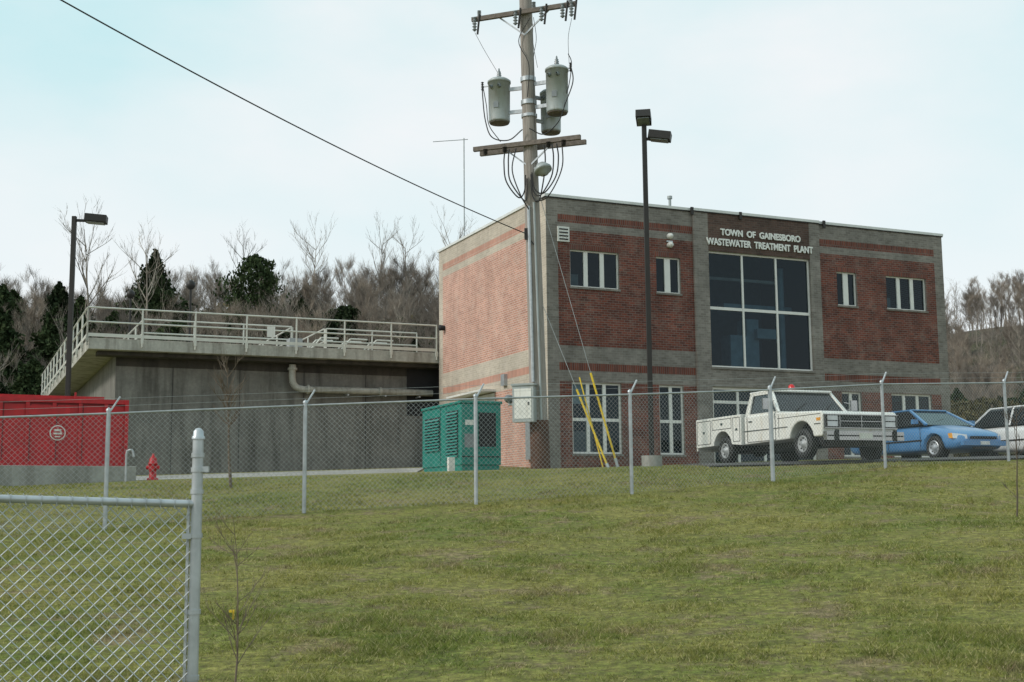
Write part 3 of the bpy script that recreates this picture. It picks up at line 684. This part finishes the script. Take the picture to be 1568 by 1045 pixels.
b.bx(-2.7,2.6,-.45,.45,.33,.6,m_bronze); b.bx(1.4,2.45,-.72,.72,.35,.9,m_dark); b.bx(-2.0,-.9,-.72,.72,.35,.9,m_dark)
b.cyl((-1.45,-.8,.36),(-1.45,.8,.36),.07,m_dark); b.lathe((-1.45,0,.36),(1,0,0),[(-.18,0),(-.12,.15),(.12,.15),(.18,0)],m_dark,12); b.cyl((1.93,-.8,.34),(1.93,.8,.34),.06,m_dark)
b.bx(.98,2.70,-.985,-.981,1.01,1.022,m_dark); b.bx(1.02,1.032,-.985,-.981,.56,1.12,m_dark)
b.obj('trim',tr)
b=MB()
pr=[(-2.78,.48)]+arch(-1.45,.40,.46,.5)+[(-.56,.46),(-.56,1.24),(-2.78,1.24)]
b.prof(pr,-1.04,-.62,m_truck); b.prof(pr,.62,1.04,m_truck); b.bx(-2.76,-.56,-.618,.618,.62,.75,m_truck); b.bx(-2.8,-2.74,-.616,.616,.6,1.15,m_truck)
b.bx(-2.85,-2.79,-1.0,1.0,.40,.58,m_truck)
b.obj('service_body',tr,bevel=.015)
b=MB()
for s in(-1,1):
    for x0,x1,z0,z1 in((-2.72,-2.02,.56,1.18),(-1.95,-1.0,.91,1.18),(-.93,-.6,.56,1.18)):
        y=s*1.043
        for a_,b_,c_,d_ in((x0,x1,z0,z0+.014),(x0,x1,z1-.014,z1),(x0,x0+.014,z0+.014,z1-.014),(x1-.014,x1,z0+.014,z1-.014)): b.bx(a_,b_,y-.002,y+.002,c_,d_,m_dark)
        b.bx((x0+x1)/2-.05,(x0+x1)/2+.05,y-.002,y+.015,(z0+z1)/2-.03,(z0+z1)/2+.03,m_chrome)
    b.bx(-2.79,-2.785,s*.85-.06,s*.85+.06,.9,1.1,m_redlens)
for s in(-1,1):
    wheel(b,1.93,s*.86,s,rimmat=m_galvd); wheel(b,-1.45,s*.88,s,rimmat=m_galvd)
b.obj('wheels_and_compartments',tr)

def sedan(name,loc,mat,sc=1.,van=0):
    e_=empty(name,(loc[0],loc[1],G(loc[0],loc[1])+.045),HR); e_.scale=(sc,sc,sc)
    st=[(-2.3,.55,.42,.70,.80),(-2.24,.78,.30,.78,.90),(-1.9,.86,.24,.82,.95),(-1.2,.875,.22,.83,.97),(0,.88,.20,.82,.96),(.9,.875,.20,.81,.96),(1.25,.87,.21,.78,.90),(1.8,.85,.22,.70,.80),(2.12,.78,.24,.64,.71),(2.26,.62,.30,.56,.62),(2.3,.40,.36,.50,.56)]
    prof=lambda w,zb,zs,zt:[(w*.7,zb),(w*.93,zb+.02),(w*.99,zb+.12),(w,zb+.45*(zs-zb)),(w*.985,zs-.06),(w*.94,zs),(w*.80,zt-.02),(w*.4,zt),(0,zt+.01)]
    bm=bmesh.new(); rings=[]
    for x,w,zb,zs,zt in st:
        hp=prof(w,zb,zs,zt); full=[(-y,z) for y,z in hp]+[(y,z) for y,z in hp[-2::-1]]
        rings.append([bm.verts.new((x,y,z)) for y,z in full])
    for a_,b_ in zip(rings[:-1],rings[1:]):
        for i in range(len(a_)): j=(i+1)%len(a_); bm.faces.new((a_[i],a_[j],b_[j],b_[i]))
    bm.faces.new(rings[0][::-1]); bm.faces.new(rings[-1])
    bmesh.ops.recalc_face_normals(bm,faces=bm.faces)
    me=bpy.data.meshes.new('tmp'); bm.to_mesh(me); bm.free()
    o=bpy.data.objects.new('tmp',me); COL.objects.link(o); me.materials.append(mat)
    ss=o.modifiers.new('s','SUBSURF'); ss.levels=2; ss.render_levels=2
    cut=MB()
    for x in(1.42,-1.35):
        for s in(-1,1): cut.cyl((x,s*.60,.31),(x,s*1.1,.31),.37,m_dark,n=32)
    co=cut.obj('cut'); bo=o.modifiers.new('b','BOOLEAN'); bo.object=co; bo.operation='DIFFERENCE'; bo.solver='EXACT'
    dg=bpy.context.evaluated_depsgraph_get(); nm=bpy.data.meshes.new_from_object(o.evaluated_get(dg))
    bpy.data.objects.remove(o); bpy.data.objects.remove(co)
    nm.materials.clear(); nm.materials.append(mat)
    nm.polygons.foreach_set('material_index',[0]*len(nm.polygons)); nm.polygons.foreach_set('use_smooth',[True]*len(nm.polygons))
    bd=bpy.data.objects.new('body',nm); COL.objects.link(bd); bd.parent=e_
    c=MB(); dzv=van*.25
    v=frustum(c,-1.75-van*.4,1.12+van*.2,.80,.93,-1.05-van*.9,.28,.60+van*.08,1.36+dzv,m_cglass)
    c.obj('windows',e_,bevel=.05)
    c=MB(); c.bx(-1.1-van*.9,.33,-.60-van*.08,.60+van*.08,1.35+dzv,1.40+dzv,mat); c.obj('roof',e_,bevel=.045)
    c=MB()
    for i in range(4): c.beam(v[i],v[i+4],.07,.05,mat)
    for s in(-1,1):
        c.beam((-.35,s*.80,.93),(-.35,s*.62,1.36+dzv),.06,.03,mat)
        c.box((.85,s*.95,1.02),(.1,.16,.12),mat)
        for x in(-.35,.95): c.beam((x,s*.882,.3),(x,s*.876,.85),.012,.006,m_dark)
        c.bx(-1.2,1.0,s*.884-.006,s*.884+.006,.5,.54,m_bronze)
        c.poly([(2.10,s*.80,.52),(2.29,s*.50,.50),(2.27,s*.50,.61),(2.07,s*.80,.66)],[(0,1,2,3)],m_lens)
        c.poly([(2.10,s*.80,.52),(2.07,s*.80,.66),(1.97,s*.845,.655),(2.0,s*.845,.53)],[(0,1,2,3)],m_amber)
        for x in(1.42,-1.35): c.lathe((x,s*.62,.31),(0,s,0),[(0,0),(0,.36),(.01,.365)],m_dark,20)
        wheel(c,1.42,s*.77,s,.31,.19,.19,m_galv); wheel(c,-1.35,s*.77,s,.31,.19,.19,m_galv)
    c.bx(2.30,2.325,-.42,.42,.50,.57,m_dark); c.bx(2.25,2.36,-.70,.70,.33,.45,mat); c.bx(2.28,2.365,-.35,.35,.24,.30,m_dark)
    c.bx(2.362,2.37,-.15,.15,.35,.44,m_white)
    c.beam((1.0,-.5,.98),(.75,.1,1.12),.01,.02,m_blk)
    c.obj('trim_and_wheels',e_,bevel=.008)
sedan('parked_sedan',(11.65,35.9),m_car_b,1.04)
sedan('parked_hatchback',(15.0,35.7),m_car_w,1.06,van=.2)

# ------------------------------------------------------------------ trees
def branchy(name,H,seed,nb=13,tw=.035,mat=m_bark,spread=.36,lv=3,r0=None,subn=6,strip=True,low=.22,haze=0):
    rd=random.Random(seed); mb=MB(); r0=r0 or H*.012
    P=Vector((0,0,-.3)); d=Vector((0,0,1)); pts=[P.copy()]
    n=7
    for i in range(n):
        d=(d+Vector((rd.uniform(-.1,.1),rd.uniform(-.1,.1),.3))).normalized(); P=P+d*(H*.95/n); pts.append(P.copy())
    for i in range(n): mb.cyl(pts[i],pts[i+1],r0*(1-i/n*.85),mat,r1=r0*(1-(i+1)/n*.85),n=6,caps=False)
    def seg(a,b,ra,rb,mt=mat):
        if not strip or ra>tw*.9: mb.cyl(a,b,ra,mt,r1=rb,n=4 if strip else 5,caps=False,smooth=False)
        else:
            dd=(b-a); w=dd.cross(Vector((rd.uniform(-1,1),rd.uniform(-1,1),rd.uniform(-1,1)))); 
            if w.length<1e-5: return
            w=w.normalized()*ra; mb.poly([a-w,a+w,b+w*.5,b-w*.5],[(0,1,2,3)],mt)
    def br(a,d,L,r,l):
        k=3 if l<3 else 2; q=a; ps=[a]
        for i in range(k):
            d=(d+Vector((rd.uniform(-.22,.22),rd.uniform(-.22,.22),rd.uniform(-.02,.32)))).normalized(); q2=q+d*L/k
            seg(q,q2,r*(1-i/k*.6),r*(1-(i+1)/k*.6)); q=q2; ps.append(q)
            if haze and l>=2:
                for _ in range(haze):
                    w=(d*1.0+Vector((rd.uniform(-1,1),rd.uniform(-1,1),rd.uniform(0,1.2)))).normalized(); seg(q,q+w*rd.uniform(.3,.7),.008,.004,m_twig)
        if l<lv:
            for i in range(subn):
                t=rd.uniform(.25,1.)*k; j=min(k-1,int(t)); s=ps[j].lerp(ps[j+1],t-j)
                dn=(d+Vector((rd.uniform(-1,1),rd.uniform(-1,1),rd.uniform(-.3,.9)))*.65).normalized()
                br(s,dn,L*rd.uniform(.35,.6),max(r*.45,tw*.4),l+1)
    for i in range(nb):
        t=rd.uniform(low,1)**.8; j=min(n-1,int(t*n)); s=pts[j].lerp(pts[j+1],t*n-j)
        ang=rd.uniform(0,6.283); up=rd.uniform(.5,1.5)
        dd=Vector((math.cos(ang),math.sin(ang),up)).normalized()
        br(s,dd,H*spread*rd.uniform(.6,1.1)*(1.15-t*.6),r0*.36*(1.15-t*.6),1)
    return mb.obj(name)
protos=[];tall=[]
for i in range(5):
    o=branchy('bare_proto',9,20+i,nb=15,tw=.020,lv=3,subn=7,spread=.28+.04*(i%3),haze=1); protos.append(o.data); bpy.data.objects.remove(o)
for i in range(3):
    o=branchy('bare_tall_proto',9,70+i,nb=15,tw=.017,lv=3,subn=5,spread=.36,haze=0,low=.3); tall.append(o.data); bpy.data.objects.remove(o)
def foliage(name,H,Wd,n,seed,mat,cone=True,size=.28):
    r=np.random.default_rng(seed); u=r.random(n)
    t=u**.75 if cone else u
    if cone: prof=np.clip((1-t)**.75*(.35+.9*np.minimum(1,t*5+.3)),.04,None)
    else: prof=np.sqrt(np.clip(1-(2*t-1)**2,.02,1))
    a=r.random(n)*2*math.pi
    lump=1+.28*np.sin(a*3+t*14+seed)+.22*np.sin(a*5-t*23)+.15*np.sin(t*41+a*2)
    rad=Wd/2*prof*lump*np.sqrt(r.random(n)*.75+.25)*(1+.12*r.standard_normal(n))
    C=np.stack([rad*np.cos(a),rad*np.sin(a),H*(.06+.94*t)+r.standard_normal(n)*.08],-1)
    A=r.standard_normal((n,3)); A/=np.linalg.norm(A,axis=1)[:,None]; B=r.standard_normal((n,3)); B-= (A*B).sum(1)[:,None]*A; B/=np.linalg.norm(B,axis=1)[:,None]
    s=size*(.5+r.random(n))[:,None]
    v=np.stack([C-A*s*.5,C+B*s*.35,C+A*s*.5+np.array([0,0,.1*size]),C-B*s*.35],1).reshape(-1,3)
    me=bpy.data.meshes.new(name); f=np.arange(4*n).reshape(-1,4)
    me.from_pydata(v.tolist(),[],f.tolist()); me.materials.append(mat); me.update(); return me
ced=[foliage('cedar_mesh',9,5.2+.6*i,7000,40+i,m_cedar,True,.27) for i in range(3)]
cedr=[foliage('round_cedar_mesh',8,6.0,8000,50+i,m_cedar,False,.27) for i in range(2)]
und=[foliage('undergrowth_mesh',3,4.5,1800,60+i,m_under,False,.20) for i in range(2)]
wood_=empty('hillside_woodland')
def inst(me,x,y,s,sz=None,name='tree'):
    o=bpy.data.objects.new(name,me); COL.objects.link(o); o.location=(x,y,G(x,y)-.2); o.scale=(s,s,sz or s); o.rotation_euler[2]=random.uniform(0,6.28); o.parent=wood_
for i in range(500):
    y=66+random.random()**.95*66; t=random.uniform(-.56,.02); x=t*y
    inst(random.choice(protos+tall),x,y,random.uniform(.58,.92),name='bare_tree')
for i in range(130):
    y=random.uniform(64,118); t=random.uniform(-.56,.0)
    if random.random()<.55: t=random.uniform(-.56,-.31)
    inst(random.choice(ced+cedr),t*y,y,random.uniform(.35,.72),name='cedar_tree')
for i in range(420):
    y=random.uniform(60,128); t=random.uniform(-.56,.02); inst(random.choice(und),t*y,y,random.uniform(.6,1.5),name='undergrowth')
for x,y,hh in((-27.3,95,11.3),(-38.5,96,9.0),(-33.5,92,9.8),(-41.5,98,10),(-29,84,8),(-31,76,8.5),(-29.5,72,7),(-25.5,80,8.5),(-35,82,9),(-36,88,10),(-32,70,7.5),(-34.5,76,8.5),(-37,82,9),(-30.5,88,9),(-28.5,78,9),(-33,80,9),(-39.5,90,9.5),(-27,74,7.5)):
    inst(ced[int(abs(x))%3],x,y,.95,hh/9,name='cedar_tree')
for x,y,s,sz in((-19.6,95,.75,1.25),(-26.5,92,1.0,1.1),(-16,84,.8,.8),(-8,88,.7,.8),(-12,90,.75,.85),(-22.5,84,.8,.9)): inst(cedr[int(abs(x))%2],x,y,s,sz,name='cedar_tree')
for x,y,hh in((-27.8,85,14.),(-25.2,88,13.),(-5,100,11.5),(-3.5,92,12),(-12,105,11),(-22,104,11),(-8,104,11),(-16,100,11)):
    inst(random.choice(tall),x,y,hh/9,name='bare_tree')
for i in range(480):
    y=random.uniform(85,275); t=random.uniform(.3,.56); s=random.uniform(.42,.68) if y<130 else random.uniform(.8,1.15); inst(random.choice(protos+tall),t*y,y,s,name='bare_tree')
for i in range(60):
    y=random.uniform(72,112); t=random.uniform(.3,.56); inst(random.choice(ced+cedr),t*y,y,random.uniform(.3,.5),name='cedar_tree')
for i in range(12):
    y=random.uniform(150,230); t=random.uniform(.3,.56); inst(random.choice(ced),t*y,y,random.uniform(.6,1.),name='cedar_tree')
for i in range(240):
    y=random.uniform(60,140); t=random.uniform(.28,.56); inst(random.choice(und),t*y,y,random.uniform(.6,1.3),name='undergrowth')

def sapling(x,y,H,seed,r0,spread=.22,nb=14,tw=.004,low=.3):
    o=branchy('bare_sapling',H,seed,nb=nb,tw=tw,lv=2,r0=r0,subn=5,strip=False,spread=spread,mat=m_sap,low=low); o.location=(x,y,G(x,y)); return o
sapling(-1.60,7.3,1.45,101,.0095,.24,20,.003,.32)
tg=MB(); zt=G(-1.6,7.3)+.56; tg.box((-1.60,7.28,zt),(.028,.026,.014),m_yel); tg.box((-1.59,7.27,zt-.025),(.010,.006,.04),m_yel,rz=.4); t_=tg.obj('ribbon_tag')
sapling(-6.0,27,3.05,102,.045,.26,28,.014,.45)
sapling(6.7,17,1.95,103,.014,.2,14,.007,.2)

# ------------------------------------------------------------------ sky, sun, camera
w=bpy.data.worlds.new('World'); scene.world=w; w.use_nodes=True; nt=w.node_tree
bg=nt.nodes['Background']; out=nt.nodes['World Output']
SE,SA=R(36),(-.93,-.37)
sky=N(nt,'ShaderNodeTexSky',sky_type='NISHITA'); sky.sun_disc=False; sky.sun_elevation=SE; sky.sun_rotation=math.atan2(SA[0],SA[1])
nt.links.new(sky.outputs[0],bg.inputs[0]); bg.inputs[1].default_value=.12
tc=N(nt,'ShaderNodeTexCoord'); mp=N(nt,'ShaderNodeMapping'); mp.inputs['Scale'].default_value=(1,1,2.2); nt.links.new(tc.outputs['Generated'],mp.inputs[0])
sp=N(nt,'ShaderNodeSeparateXYZ'); nt.links.new(tc.outputs['Generated'],sp.inputs[0])
n1=noise(nt,mp.outputs[0],2.3,6,.5); n1=ramp(nt,n1,.38,.66)
el=ramp(nt,sp.outputs[2],.12,.42)
thin=mixc(nt,el,(.86,.93,.945),(.52,.83,.87)); c=mixc(nt,n1,thin,(.91,.94,.95))
bg2=N(nt,'ShaderNodeBackground'); nt.links.new(c,bg2.inputs[0]); bg2.inputs[1].default_value=1.03
mx=N(nt,'ShaderNodeMixShader'); mx.inputs[0].default_value=.93; nt.links.new(bg.outputs[0],mx.inputs[1]); nt.links.new(bg2.outputs[0],mx.inputs[2]); nt.links.new(mx.outputs[0],out.inputs[0])
sd=bpy.data.lights.new('sun','SUN'); sd.energy=2.0; sd.angle=R(11); sd.color=(1,.95,.87); so=bpy.data.objects.new('sun',sd); COL.objects.link(so)
az=Vector((SA[0],SA[1],0)).normalized(); tos=az*math.cos(SE)+Vector((0,0,math.sin(SE))); so.rotation_euler=tos.to_track_quat('Z','Y').to_euler(); so.location=(-30,-10,40)

cd=bpy.data.cameras.new('camera'); cam=bpy.data.objects.new('camera',cd); COL.objects.link(cam); scene.camera=cam
cd.sensor_width=36; cd.lens=44.31; cd.clip_end=4000; cd.clip_start=.1
cam.matrix_world=Matrix.Rotation(R(90+7.61),4,'X')@Matrix.Rotation(-.0089,4,'Z')
scene.view_settings.view_transform='Standard'; scene.view_settings.look='None'; scene.view_settings.exposure=0
